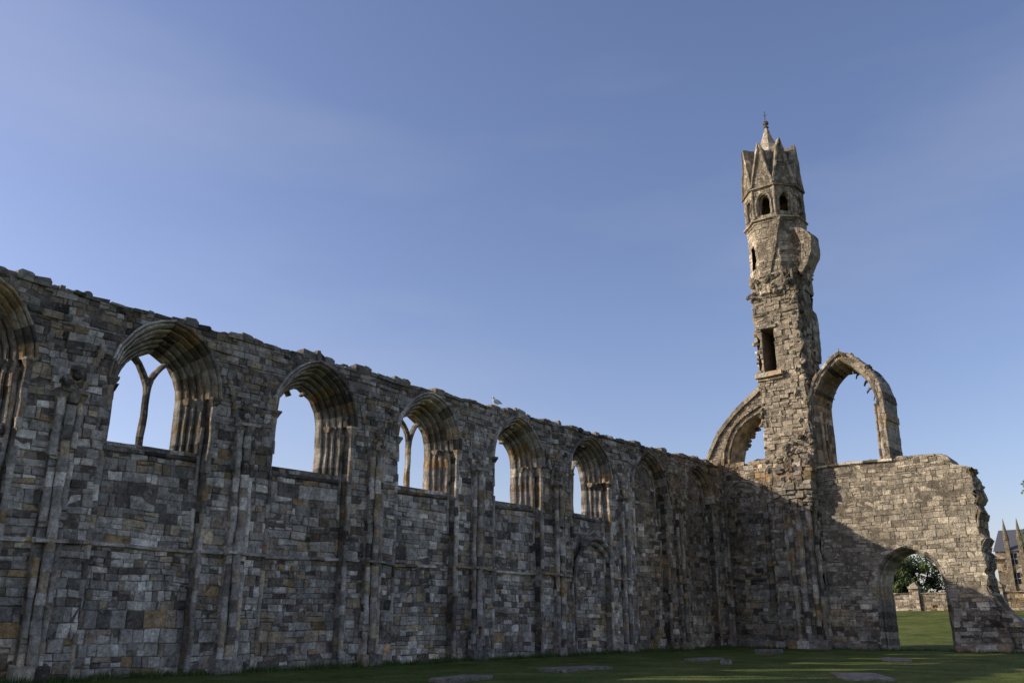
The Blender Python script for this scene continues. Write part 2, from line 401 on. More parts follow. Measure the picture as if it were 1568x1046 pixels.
mb.quad(NAVE(X0,ZT,0),NAVE(X1,ZT,0),NAVE(X1,ZT,-T),NAVE(X0,ZT,-T),(.3,.28,.26))
mb.make("masonry",STONE,nave,amp=.045,wave=.07)
# ================================================================== WEST FRONT
west=empty("ruined_west_front")
mb=MB(); TW=2.3
DC,DW,DZ,DCc=15.2,1.68,3.5,.25
AC,AW,AZ,ACc=17.7,1.65,14.5,1.36
def rag(z): return 11.18+.2*N1(z*1.9,3,7)+.2*N1(z*5,1,2)-max(0,(2.6-z))*.3
poly_top=[(11.1,9.85),(11.6,10.0),(11.95,9.95),(12.1,10.3),(12.35,10.75),(12.9,10.85),(15,10.85),(17.6,10.88),(20.05,10.8)]
def topf(s):
    for (a,za),(b,zb) in zip(poly_top[:-1],poly_top[1:]):
        if a<=s<=b: return za+(zb-za)*(s-a)/(b-a)
    return 9.8 if s<11.15 else 10.8
def w_iv(z):
    lo=rag(z)
    if z>9.8:
        for k in range(460):
            s=11.1+k*.02
            if topf(s)>=z: lo=max(lo,s); break
        else: return []
    iv=[(lo,20.05)]
    h=hw(z,DW,DZ,DCc,.3)
    if h: iv=subtract(iv,DC-h,DC+h)
    return iv
masonry(mb,WEST,-.1,3,w_iv,hr=(.2,.36),wr=(.3,.8),dm=.05,dark=.9)
masonry(mb,WEST,3,10.85,w_iv,hr=(.22,.36),wr=(.35,.85),dm=.035,colf=warmcol)
plain(mb,WEST,-.2,10.8,w_iv,-TW)
def endP(s,z,d=0): return (XW+s,rag(z)+.02-d,z)
masonry(mb,endP,-.1,9.9,lambda z:[(.0,TW)],hr=(.22,.4),wr=(.3,.8),dm=.14,dark=.7)
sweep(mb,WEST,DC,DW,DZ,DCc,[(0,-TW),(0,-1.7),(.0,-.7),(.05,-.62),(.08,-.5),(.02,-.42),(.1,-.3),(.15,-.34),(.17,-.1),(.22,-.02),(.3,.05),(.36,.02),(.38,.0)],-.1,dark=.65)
caps(mb,WEST,11.2,20.0,lambda s:topf(s)-.03,TW,dark=.8,ov=.04,mx=.14,colf=warmcol)
s=11.1
while s<20:
    a,b=topf(s),topf(s+.3); mb.quad(WEST(s,a-.02,0),WEST(s+.3,b-.02,0),WEST(s+.3,b-.02,-TW),WEST(s,a-.02,-TW),(.25,.24,.22)); s+=.3
def a_iv(z):
    h=hw(z,AW,AZ,ACc,.75)
    if not h: return []
    iv=[(AC-h,AC+h)]
    h2=hw(z,AW,AZ,ACc,.38)
    if h2: iv=subtract(iv,AC-h2,AC+h2)
    return iv
def a_bk(z):
    h=hw(z,AW,AZ,ACc,.75)
    if not h: return []
    iv=[(AC-h,AC+h)]; h2=hw(z,AW,AZ,ACc,0)
    if h2: iv=subtract(iv,AC-h2,AC+h2)
    return iv
masonry(mb,WEST,10.75,18.2,a_iv,hr=(.25,.4),wr=(.2,.5),dm=.04,colf=warmcol,dark=.85)
plain(mb,WEST,10.7,18.2,a_bk,-TW)
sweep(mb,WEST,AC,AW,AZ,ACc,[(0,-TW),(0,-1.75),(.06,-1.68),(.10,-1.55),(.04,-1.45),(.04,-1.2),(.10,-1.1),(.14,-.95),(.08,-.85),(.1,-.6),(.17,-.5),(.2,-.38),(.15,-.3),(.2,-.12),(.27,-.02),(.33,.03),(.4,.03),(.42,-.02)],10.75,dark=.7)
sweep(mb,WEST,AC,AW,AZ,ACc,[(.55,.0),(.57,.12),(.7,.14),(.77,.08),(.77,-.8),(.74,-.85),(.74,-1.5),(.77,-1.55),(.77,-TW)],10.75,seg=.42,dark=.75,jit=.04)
for q in range(16):
    x,z=apt(AC,AW,AZ,ACc,.8,RG.choice((-1,1)),'a',R(.25,1)); rock(mb,WEST,x,z,-R(.1,2.1),R(.08,.17),stonecol((XW,x,z),.75))
for sd,v in ((1,.22),(1,.36),(1,.5),(-1,.2),(-1,.38),(-1,.55),(-1,.05),(1,.75),(-1,.78)):
    x,z=apt(AC,AW,AZ,ACc,0,sd,'a',v)
    L=R(.2,.4) if v<.6 else .18
    vs=[]
    for (px,pz,w) in ((x+sd*.05,z+.1,.1),(x-sd*L*.6,z-.05,.06),(x-sd*L,z-.28,.035)):
        for dd in (-1.6,-1.4):
            vs+=[WEST(px,pz+w,dd),WEST(px,pz-w,dd)]
    mb.add(vs,[(0,1,5,4),(2,3,7,6),(0,4,6,2),(1,5,7,3),(4,5,9,8),(6,7,11,10),(4,8,10,6),(5,9,11,7),(8,9,11,10)],stonecol(vs[0],.7))
slab(mb,WEST,[(19.3,10.8),(20.2,10.8),(20.2,17.0),(19.9,16.6),(19.6,16.0),(19.6,12)],-.3,1.6,dark=.75)
for dd in (-.35,-.9,-1.4):
    shaft(mb,WEST,AC+AW+.05,10.8,AZ-.1,.09,dd,full=True,dark=.7); shaft(mb,WEST,AC-AW-.05,10.8,AZ-.1,.09,dd,full=True,dark=.7)
bar(mb,WEST,15.3,20.05,10.7,10.92,0,.16,seg=(.5,1))
pa=[(22.9,-.1),(27.6,-.1),(27.6,12.15),(27.1,12.1),(26.4,11.9),(25.7,11.75),(24.6,11.55),(23.8,11.8),(22.9,11.7)]
slab(mb,WEST,pa,0,1.6,dark=.72,hr=(.2,.36),wr=(.28,.7),dm=.06)
sweep(mb,WEST,25.0,1.35,8.6,.3,[(-.1,0),(-.1,.02),(0,.1),(.1,.12),(.2,.06),(.22,.14),(.3,.16),(.34,.0)],2.0,dark=.65)
sweep(mb,WEST,25.0,.55,9.0,.2,[(-.02,.0),(.0,.08),(.1,.1),(.16,.0)],6.0,dark=.6)
HC=(22.4,11.7)
pts=[(27.55,11.9),(27.1,12.8),(26.5,13.75),(25.8,14.55),(25.1,15.2),(24.4,15.75),(23.7,16.2),(22.95,16.75)]
inn=[]
for k in range(13):
    a=math.radians(0+k*80/12); inn.append((HC[0]+3.35*math.cos(a),HC[1]+3.3*math.sin(a)))
slab(mb,WEST,pts+inn[::-1],-.1,2.2,dark=.85,hr=(.2,.4),wr=(.3,.6),dm=.03,colf=warmcol)
for rad,dd,wd in ((3.45,-.02,.1),(3.8,.02,.08)):
    for k in range(14):
        a=math.radians(k*80/14); b=math.radians((k+1)*80/14-.3)
        vs=[WEST(HC[0]+(rad+q)*math.cos(t),HC[1]+(rad+q)*math.sin(t)*.985,d) for t in (a,b) for q,d in ((-wd,-.15),(-wd*.6,dd+.06),(wd*.6,dd+.06),(wd,-.15))]
        mb.add(vs,[(0,1,5,4),(1,2,6,5),(2,3,7,6)],stonecol(vs[0],.7))
for (p,q) in zip(pts[:-1],pts[1:]):
    col=warmcol((XW,p[0],p[1])); vs=[]
    for t in (p,q):
        for ox,oz,d in ((-.1,-.16,-.1),(-.1,-.16,.08),(.08,.1,.08),(.08,.1,-2.3)): vs.append(WEST(t[0]+ox*.7,t[1]+oz,d))
    mb.add(vs,[(0,1,5,4),(1,2,6,5),(2,3,7,6)],col)
for k in range(9):
    a=math.radians(R(15,60)); rr=3.3-R(0,.25); rock(mb,WEST,HC[0]+rr*math.cos(a),HC[1]+rr*math.sin(a),-1.9,R(.08,.2),stonecol((XW,25,13),.7))
slab(mb,WEST,[(4,-.1),(11.3,-.1),(11.3,3.3),(10.95,2.9),(10.6,2.1),(10.1,1.75),(9.6,1.1),(9.0,.95),(8.0,.6),(6,.45),(4,.3)],-.15,1.9,dark=.85,dm=.07)
bar(mb,WEST,10.5,13.2,-.1,.35,0,.5,seg=(.5,1)); bar(mb,WEST,17.3,20.2,-.1,.35,0,.45,seg=(.5,1)); bar(mb,WEST,22.9,26.4,-.1,.4,0,.35,seg=(.5,1))
mb.make("masonry",STONEW,west,amp=.05,wave=.08)
# ================================================================== TURRET
tower=empty("ruined_stair_turret")
mb=MB()
TX0,TX1,TY0,TY1=54.6,57.7,20.0,23.0
FA=frame((TX0,0,0),(0,1),(-1,0)); FN=frame((0,TY0,0),(1,0),(0,-1)); FS=frame((0,TY1,0),(1,0),(0,1)); FB=frame((TX1,0,0),(0,1),(1,0))
ZQ=23.0
def fa_iv(z):
    a=TY0+.2*N1(z*1.3,5,5)+.1*N1(z*4,5,5); b=TY1+.12*N1(z*1.3,9,5)+.14*N1(z*4,9,5)-(.22 if 17.5<z<19.8 else 0)
    iv=[(a,b)]
    if 17.45<z<20.4: iv=subtract(iv,21.72,22.62)
    return iv
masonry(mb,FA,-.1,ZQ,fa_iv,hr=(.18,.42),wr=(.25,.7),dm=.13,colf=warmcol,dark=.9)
def fn_iv(z):
    hi=TX1 if z<21.8 else TX1-1.1
    iv=[(TX0,hi)]
    if 18.6<z<21.2: iv=subtract(iv,56.75,57.2)
    return iv
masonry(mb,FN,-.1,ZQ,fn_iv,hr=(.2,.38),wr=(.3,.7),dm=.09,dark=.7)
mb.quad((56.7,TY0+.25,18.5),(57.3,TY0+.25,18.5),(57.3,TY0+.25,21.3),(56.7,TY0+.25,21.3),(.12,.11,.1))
masonry(mb,FS,-.1,ZQ,lambda z:[(TX0,TX1)],dm=.2); masonry(mb,FB,-.1,ZQ,lambda z:[(TY0,TY1)])
mb.quad((TX0,TY0,ZQ),(TX1,TY0,ZQ),(TX1,TY1,ZQ),(TX0,TY1,ZQ),(.3,.28,.25))
for y in (21.72,22.62): mb.quad((TX0,y,17.4),(TX0+1.6,y,17.4),(TX0+1.6,y,20.45),(TX0,y,20.45),(.2,.18,.16))
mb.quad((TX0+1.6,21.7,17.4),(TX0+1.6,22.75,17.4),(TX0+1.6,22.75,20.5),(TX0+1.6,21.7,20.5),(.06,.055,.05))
mb.quad((TX0,21.7,20.42),(TX0+1.6,21.7,20.42),(TX0+1.6,22.7,20.42),(TX0,22.7,20.42),(.2,.18,.16))
bar(mb,FA,21.5,22.95,20.4,20.75,0,.16,seg=(1.6,1.7)); bar(mb,FA,21.3,23.25,17.0,17.42,-.1,.4,seg=(.8,1.2)); bar(mb,FA,21.3,23.15,16.8,17.0,-.1,.22,seg=(.8,1.2))
for s in (54.75,55.15): shaft(mb,FN,s,10.8,16.5,.12,.02,dark=.8)
for s in (56.3,): shaft(mb,FN,s,11,20,.1,.05,dark=.8)
bar(mb,FN,54.6,57.6,16.2,16.45,0,.15); bar(mb,FN,54.6,57.2,21.3,21.55,0,.14)
for k in range(70):
    z=R(10,23); y=RG.choice((R(19.9,20.6),R(19.9,20.3),R(22.85,23.15))); rock(mb,FA,y,z,R(0,.1),R(.09,.22),warmcol((TX0,21,z),.75))
for k in range(22):
    z=R(11,22.5); rock(mb,FN,R(54.7,57.4),z,R(0,.1),R(.1,.2),stonecol((TX0,21,z),.7))
for k in range(17):
    y=20.1+k*.18; h=R(.4,.95); taper(mb,FA,y,24.0-h,24.15+R(-.1,.1),.06,.1,.03,R(.2,.46),warmcol((TX0,y,24),.8))
for k in range(34): rock(mb,FA,R(20.2,23.25),R(22.7,24.2),R(.05,.35),R(.1,.22),warmcol((TX0,21,24),.75))
for k in range(12):
    x=54.6+k*.24; h=R(.3,.8); taper(mb,FS,x,24.0-h,24.1+R(-.05,.1),.07,.12,.03,R(.18,.36),warmcol((x,TY1,24)))
masonry(mb,FA,ZQ,24.1,lambda z:[(20.3+.25*(z-23),23.05+.06*N1(z*3,1,1))],dm=.14,colf=warmcol)
masonry(mb,FS,ZQ,24.1,lambda z:[(TX0,TX1-.4)],dm=.08)
mb.box(TX0+.05,TX1-.4,TY0+.5,TY1-.02,ZQ,24.05,(.2,.18,.16))
OC=(56.25,21.5); AP=1.86
def octf(k,ap):
    a=math.radians(180+45*k); n=(math.cos(a),math.sin(a)); u=(-n[1],n[0])
    return frame((OC[0]+n[0]*ap,OC[1]+n[1]*ap,0),u,n)
hf=AP*math.tan(math.pi/8)
ZB,ZW,ZG=22.9,28.35,30.8
for k in range(8):
    F=octf(k,AP)
    op=k in (0,1,2,7,6)
    def iv1(z,k=k):
        iv=[(-hf,hf)]
        if k==7 and 25.0<z<26.6: iv=subtract(iv,-.36,.3)
        return iv
    masonry(mb,F,ZB,ZW,iv1,hr=(.22,.36),wr=(.3,.7),dm=.035,colf=warmcol)
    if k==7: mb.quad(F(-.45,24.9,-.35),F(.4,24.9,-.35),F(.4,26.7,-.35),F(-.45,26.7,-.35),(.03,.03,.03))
    def iv2(z,op=op):
        iv=[(-hf,hf)]
        if op and z>28.7:
            h=hw(z,.42,29.75,.12,0)
            if h: iv=subtract(iv,-h,h)
        return iv
    masonry(mb,F,ZW,ZG,iv2,hr=(.2,.3),wr=(.2,.5),dm=.03,colf=warmcol,dark=.85)
    plain(mb,F,ZW,ZG,iv2,-.42)
    if op:
        sweep(mb,F,0,.42,29.75,.12,[(0,-.42),(0,-.1),(.04,.02),(.09,.09),(.14,.09),(.16,0)],28.7,seg=.3,colf=warmcol,dark=.85)
        sweep(mb,F,0,.3,29.75,.1,[(0,-.3),(0,-.22),(.05,-.18),(.13,-.18)],28.7,seg=.3,dark=.7)
    mb.quad(F(-hf,28.65,0),F(hf,28.65,0),F(hf*.75,28.65,-.45),F(-hf*.75,28.65,-.45),(.25,.23,.2))
    for z,pr,h in ((ZW-.12,.18,.2),(ZG-.1,.16,.2),(28.05,.06,.1),(24.05,.1,.2)):
        o=hf*(1+pr/AP)
        bar(mb,F,-o,o,z,z+h,0,pr,seg=(.7,1.0),dark=.8)
    shaft(mb,F,hf,ZW+.1,ZG-.1,.09,-.02,full=True,dark=.8)
    g=34.35+R(-.2,.1); hb=hf*1.04
    EX=.95
    def giv(z,g=g):
        t=(g-z)/(g-ZG-.1); return [(-hb*t**EX,hb*t**EX)] if t>0 else []
    masonry(mb,F,ZG+.1,g,giv,hr=(.22,.32),wr=(.25,.5),dm=.02,colf=warmcol,dark=.75)
    plain(mb,F,ZG+.1,g,giv,-.25)
    for sd in (-1,1):
        q=8
        for j in range(q):
            z0=ZG+.1+(g-ZG-.1)*j/q; z1=ZG+.1+(g-ZG-.1)*(j+1)/q
            x0=hb*max(0,(g-z0)/(g-ZG-.1))**EX; x1=hb*max(0,(g-z1)/(g-ZG-.1))**EX
            vs=[]
            for x,z in ((x0,z0),(x1,z1)):
                for ox,d in ((.06,-.3),(.07,.12),(-.05,.15),(-.11,.0)): vs.append(F(sd*max(0,x+ox),z+.04,d))
            mb.add(vs,[(0,1,5,4),(1,2,6,5),(2,3,7,6)],warmcol(vs[0],.9))
    a_,b_,gp=F(-hb,ZG+.1,-.25),F(hb,ZG+.1,-.25),F(0,g,-.25); inn_=(OC[0],OC[1],g)
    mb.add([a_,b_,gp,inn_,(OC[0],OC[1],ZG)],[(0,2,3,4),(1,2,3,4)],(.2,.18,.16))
zs0,zs1=31.0,36.5
rings=14
for k in range(8):
    for j in range(rings):
        z0=zs0+(zs1-zs0)*j/rings; z1=zs0+(zs1-zs0)*(j+1)/rings-.015
        r0=1.7*(1-j/rings)+.09; r1=1.7*(1-(j+1)/rings)+.09
        a=math.radians(22.5+45*k); b=a+math.radians(45); p=lambda r,t,z:(OC[0]+r*math.cos(t),OC[1]+r*math.sin(t),z)
        mb.quad(p(r0,a,z0),p(r0,b,z0),p(r1,b,z1),p(r1,a,z1),warmcol(p(r0,a,z0)))
def lathe(mb,cx,cy,prof,n,col):
    vs=[(cx+r*math.cos(2*math.pi*k/n),cy+r*math.sin(2*math.pi*k/n),z) for r,z in prof for k in range(n)]
    mb.add(vs,[(j*n+k,j*n+(k+1)%n,(j+1)*n+(k+1)%n,(j+1)*n+k) for j in range(len(prof)-1) for k in range(n)],col)
lathe(mb,OC[0],OC[1],[(.1,36.4),(.2,36.5),(.09,36.6),(.08,36.7),(.2,36.8),(.21,36.95),(.1,37.05),(.025,37.1),(.025,37.8),(0,37.85)],8,(.12,.11,.1))
mb.box(OC[0]-.02,OC[0]+.02,OC[1]-.13,OC[1]+.13,37.5,37.54,(.08,.08,.08))
slab(mb,FA,[(20.35,28.25),(20.9,28.25),(21.25,27.2),(21.7,25.8),(22.15,24.1),(21.5,24.1),(20.9,26.0)],.32,1.2,dm=.03,wr=(.2,.5),colf=warmcol,dark=.7)
G=frame((55.3,0,0),(0,1),(-1,0))
slab(mb,G,[(19.6,28.2),(19.3,27.8),(19.35,27.2),(18.95,26.8),(18.75,26.2),(18.8,25.2),(19.15,24.4),(19.4,23.6),(19.9,22.9),(20.6,22.9),(20.6,28.2)],0,.9,dark=.7,dm=.06,wr=(.2,.5))
slab(mb,G,[(19.75,27.4),(19.2,27.2),(18.7,26.7),(18.6,26.0),(18.75,25.2),(19.1,24.5),(19.5,23.8),(19.8,23.9),(19.45,24.9),(19.35,25.8),(19.5,26.6)],.45,1.5,dark=.85,dm=.04,wr=(.2,.4),colf=warmcol)
slab(mb,G,[(20.3,22.8),(19.75,23.3),(19.7,21.5),(19.85,20),(20.3,19)],.2,1.4,dark=.7,dm=.08,wr=(.2,.4))
slab(mb,frame((56.5,0,0),(0,1),(-1,0)),[(19.75,18.2),(20.2,18.2),(20.2,22),(19.75,21.8)],0,1.1,dark=.7,dm=.06,wr=(.2,.4))
for k in range(20): rock(mb,G,R(18.9,19.6),R(23.5,27.6),R(0,.3),R(.1,.2),stonecol((TX0,21,24),.7))
RS=frame((TX0,21.0,0),(0,1),(-1,0))
for q,dd,rr in ((-.75,.05,.14),(-.45,.3,.16),(-.12,.15,.1),(.15,.5,.2),(.45,.2,.12),(.75,.3,.16),(1.1,.05,.14)):
    shaft(mb,RS,q,-.1,8.2,rr,dd,full=True,dark=.8)
masonry(mb,RS,-.1,8.2,lambda z:[(-.8,1.15)],dm=.05)
slab(mb,RS,[(-.55,-.1),(.85,-.1),(.85,8.1),(-.55,8.1)],.3,.4,dm=.03,dark=.85)
for q in range(13):
    z=8.1+q*.27; t=q/12; w=.8+.4*math.sin(t*2.6); dp=.5+.35*math.sin(t*2.7)
    for j in range(4):
        taper(mb,RS,.1+(j-1.5)*w*.5+R(-.05,.05),z,z+.28,w*.27,w*.28,dp*R(.7,1.0),dp*R(.7,1.0),stonecol((TX0,21,z),.75))
for k in range(40):
    t=R(0,1); z=8.2+t*3.6; w=.8+.4*math.sin(t*2.6); dp=.4+.35*math.sin(t*2.7); rock(mb,RS,.1+R(-w,w),z,dp,R(.1,.2),stonecol((TX0,21,z),.75))
for k in range(16):
    z=R(11.3,13.0); w=1.2-(z-11.3)*.4; rock(mb,RS,.1+R(-w,w),z,R(.05,.4),R(.1,.22),warmcol((TX0,21,z),.8))
bar(mb,RS,-1.1,1.4,-.1,.5,.3,.85,seg=(.5,.8))
mb.make("masonry",STONEW,tower,amp=.085,wave=.05)
# ================================================================== GROUND
def gh(x,y):
    t=min(1,max(0,(x-60)/45)); t=t*t*(3-2*t)
    h=2.6*t
    if -5<x<70 and -5<y<40: h+=.05*N1(x,y,0,s=.5)-.02
    return h
def axis(a,b,st,far):
    L=[];x=a
    while x<=b: L.append(x); x+=st
    s=st; x=b
    while x<far: s*=1.35; x+=s; L.append(x)
    s=st; x=a; F=[]
    while x>-far: s*=1.35; x-=s; F.append(x)
    return F[::-1]+L
ax=axis(-4,112,.8,3500); ay=axis(-4,44,.8,3500)
vs=[(x,y,gh(x,y)) for y in ay for x in ax]; nx=len(ax)
me=bpy.data.meshes.new("lawn_ground"); me.from_pydata(vs,[],[(j*nx+i,j*nx+i+1,(j+1)*nx+i+1,(j+1)*nx+i) for j in range(len(ay)-1) for i in range(nx-1)])
me.polygons.foreach_set("use_smooth",[True]*len(me.polygons)); me.materials.append(GRASS)
bpy.context.scene.collection.objects.link(bpy.data.objects.new("lawn_ground",me))
mb=MB()
def tuft(x,y,h,n):
    for _ in range(n):
        a=R(0,6.28); px,py=x+R(-.12,.12),y+R(-.12,.12); w=R(.008,.02); hh=h*R(.5,1.2); z=gh(px,py)-.02
        lx,ly=R(-.4,.4)*hh,R(-.4,.4)*hh; g=R(.7,1.4)
        mb.add([(px-w*math.cos(a),py-w*math.sin(a),z),(px+w*math.cos(a),py+w*math.sin(a),z),(px+lx,py+ly,z+hh)],[(0,1,2)],(.07*g,.1*g,.022*g))
for _ in range(2600): tuft(R(8,54.5),D-.15-abs(RG.gauss(0,.25)),R(.08,.28),7)
for _ in range(900): tuft(XW-.15-abs(RG.gauss(0,.3)),R(4,26),R(.08,.25),7)
for _ in range(8000): tuft(R(14,54),R(6,25.5),R(.02,.05),5)
mb.make("grass_tufts",LEAF)
def gslab(name,x,y,lx,ly,h,rot,col=1.0):
    m=MB(); c,s=math.cos(rot),math.sin(rot)
    z0=gh(x,y)-.08
    def pt(u,v,z,j=.03): return (x+(u*c-v*s)+R(-j,j),y+(u*s+v*c)+R(-j,j),z)
    rim=[]
    for k in range(16):
        a=2*math.pi*k/16; u=max(-1,min(1,1.35*math.cos(a)))*lx/2; v=max(-1,min(1,1.35*math.sin(a)))*ly/2; rim.append((u,v))
    vs=[pt(u,v,z0) for u,v in rim]+[pt(u,v,z0+.08+h*.75) for u,v in rim]+[pt(u*.93,v*.93,z0+.08+h) for u,v in rim]+[(x,y,z0+.08+h)]
    fs=[]
    for k in range(16):
        q=(k+1)%16; fs+=[(k,q,16+q,16+k),(16+k,16+q,32+q,32+k),(32+k,32+q,48)]
    m.add(vs,fs,tuple(v*col for v in (.24,.225,.195))); m.make(name,STONE)
gslab("grave_slab",19.8,18.0,2.2,1.0,.09,.2); gslab("grave_slab",26.3,18.6,2.8,1.2,.07,-.1,.9)
gslab("grave_slab",28.3,9.6,3.2,1.4,.06,.5,1.2); gslab("grave_slab",41.5,12.5,3.0,1.2,.06,.3); gslab("grave_slab",36.5,19.0,2.4,1.0,.06,.1)
gslab("stone_column_base",46,20.2,1.3,1.3,.2,.2,.8); gslab("stone_column_base",33.5,16.5,.45,.35,.16,.2,1.2)
# ================================================================== BACKGROUND
def tree(name,x,y,zb,h,r,n,leafs,col=(.06,.08,.024),ls=.22):
    e=empty(name); m=MB()
    def limb(a,b,ra,rb,k=7):
        a=Vector(a);b=Vector(b); d=(b-a).normalized(); u=d.orthogonal().normalized(); v=d.cross(u)
        vs=[tuple(p+ (u*math.cos(2*math.pi*i/k)+v*math.sin(2*math.pi*i/k))*rr) for p,rr in ((a,ra),(b,rb)) for i in range(k)]
        m.add(vs,[(i,(i+1)%k,k+(i+1)%k,k+i) for i in range(k)],(.09,.07,.05))
    top=(x+R(-.3,.3),y+R(-.3,.3),zb+h*.45); limb((x,y,zb-.3),top,r*.09,r*.06)
    cl=[]
    for i in range(n):
        a=R(0,6.28); rr=r*math.sqrt(R(0,1)); q=R(.3,.98); k=math.sin(math.pi*min(1,max(.1,q*.9)))
        c=(x+rr*math.cos(a)*(k+.2),y+rr*math.sin(a)*(k+.2),zb+h*q); cl.append((c,r*R(.2,.38)))
        if i<9: limb(top,c,r*.045,r*.012,5)
    m.make("trunk_and_limbs",BARK,e); m=MB()
    for c,cr in cl:
        sh=R(.6,1.4)
        for _ in range(leafs):
            v=Vector((RG.gauss(0,1),RG.gauss(0,1),RG.gauss(0,1))).normalized()*cr*R(.45,1.15)
            p=Vector(c)+v; u=Vector((R(-1,1),R(-1,1),R(-1,1))).normalized()*ls; w=u.orthogonal().normalized()*ls*R(.5,.9)
            k=sh*R(.7,1.3)
            m.add([tuple(p-u),tuple(p+w),tuple(p+u),tuple(p-w)],[(0,1,2,3)],(col[0]*k,col[1]*k,col[2]*k))
    m.make("crown",LEAF,e)
for (x,y,h,r) in ((109,33.0,5.6,2.5),(112,29.8,6.0,2.7),(108,31.2,4.0,2.2),(116,25.6,4.6,2.3),(116,37.5,6.0,3.0)): tree("round_tree",x,y,2.5,h,r,30,140,ls=.17)
tree("round_tree",122,14.9,2.6,16.6,4.4,60,170,ls=.25)
tree("round_tree",118,5.5,2.6,15,5.5,60,130,ls=.28)
bw=empty("boundary_wall"); m=MB(); BX=102
FBW=frame((BX,0,2.5),(0,1),(-1,0))
slab(m,FBW,[(-30,-.2),(60,-.2),(60,1.75),(-30,1.75)],0,.6,hr=(.25,.4),wr=(.5,1.2),dark=.8)
m.make("masonry",STONEW,bw,amp=.02); m=MB()
bar(m,FBW,-30,60,1.75,1.95,-.75,.12,seg=(.9,1.4),dark=.8)
for y in (28.0,33.5,20,12,40):
    slab(m,FBW,[(y-.5,-.2),(y+.5,-.2),(y+.5,2.3),(y-.5,2.3)],.25,1.1,wr=(.4,.6)); taper(m,FBW,y,2.3,2.55,.65,.62,.45,.42,(.3,.28,.24),db=-1); taper(m,FBW,y,2.55,3.0,.55,.05,.35,-.2,(.3,.28,.24),db=-.4)
m.make("coping_and_piers",STONEW,bw,amp=.015)
def house(name,x,y,w,d,h,rh,zb,col,chim=2,pin=False,dark=1.0):
    e=empty(name); m=MB()
    F=frame((x,0,zb),(0,1),(-1,0))
    wins=[]
    nb=max(2,int(w/3.2))
    for i in range(nb):
        c=y-w/2+w*(i+.5)/nb
        for z in ([1.2,4.2,7.0] if h>8 else [1.2,4.0]):
            if z+1.7<h: wins.append((c-.5,c+.5,z,z+1.6))
    def iv(z):
        I=[(y-w/2,y+w/2)]
        for a,b,c0,c1 in wins:
            if c0<z<c1: I=subtract(I,a,b)
        return I
    zs=sorted(set([0,h]+[q for w_ in wins for q in w_[2:]]))
    for a,b in zip(zs[:-1],zs[1:]): masonry(m,F,a,b,iv,hr=(.3,.45),wr=(.6,1.2),dm=.02,dark=dark)
    m.box(x+.25,x+d,y-w/2+.01,y+w/2-.01,zb-.5,zb+h-.02,col)
    for sy in (y-w/2,y+w/2):
        m.add([(x+.01,sy,zb+h),(x+d-.01,sy,zb+h),(x+d/2,sy,zb+h+rh)],[(0,1,2)],col)
        m.quad((x,sy,zb-.5),(x+d,sy,zb-.5),(x+d,sy,zb+h),(x,sy,zb+h),col)
    m.make("walls",STONEW,e); m=MB()
    m.quad((x-.3,y-w/2-.2,zb+h-.1),(x-.3,y+w/2+.2,zb+h-.1),(x+d/2,y+w/2+.2,zb+h+rh+.1),(x+d/2,y-w/2-.2,zb+h+rh+.1),(.09,.09,.1))
    m.quad((x+d+.3,y-w/2-.2,zb+h-.1),(x+d+.3,y+w/2+.2,zb+h-.1),(x+d/2,y+w/2+.2,zb+h+rh+.1),(x+d/2,y-w/2-.2,zb+h+rh+.1),(.08,.08,.09))
    m.make("slate_roof",PAINT,e); m=MB()
    for a,b,c0,c1 in wins:
        m.quad((x+.2,a,zb+c0),(x+.2,b,zb+c0),(x+.2,b,zb+c1),(x+.2,a,zb+c1),(.03,.035,.04))
        m.box(x+.12,x+.17,(a+b)/2-.03,(a+b)/2+.03,zb+c0,zb+c1,(.6,.6,.58)); m.box(x+.12,x+.17,a,b,zb+(c0+c1)/2-.03,zb+(c0+c1)/2+.03,(.6,.6,.58))
    m.make("windows",PAINT,e); m=MB()
    for i in range(chim):
        cy=y-w/2+.8+(w-1.6)*i/max(1,chim-1)
        m.box(x+d/2-.5,x+d/2+.5,cy-.7,cy+.7,zb+h+rh-1,zb+h+rh+1.5,col); m.box(x+d/2-.6,x+d/2+.6,cy-.8,cy+.8,zb+h+rh+1.5,zb+h+rh+1.7,col)
        for q in (-.4,0,.4): lathe(m,x+d/2,cy+q,[(.14,zb+h+rh+1.7),(.16,zb+h+rh+2.2),(.1,zb+h+rh+2.25)],7,(.3,.17,.1))
    if pin:
        for py in pin:
            m.box(x-.3,x+.3,py-.3,py+.3,zb-.5,zb+h+1.5,col); lathe(m,x,py,[(.42,zb+h+1.5),(.4,zb+h+1.8),(.2,zb+h+3.4),(.0,zb+h+4.8)],8,col)
    m.make("chimneys_and_pinnacles",STONEW,e)
house("stone_church_hall",150,24.2,9.5,12,9.0,3.4,2.5,(.17,.155,.13),0,pin=(27.2,25.4),dark=.55)
house("stone_house",140,17,8.5,9,5.5,3.2,2.5,(.18,.165,.14),2,dark=.6)
house("stone_house",146,50,16,9,5.5,3.2,2.5,(.28,.26,.22),2)
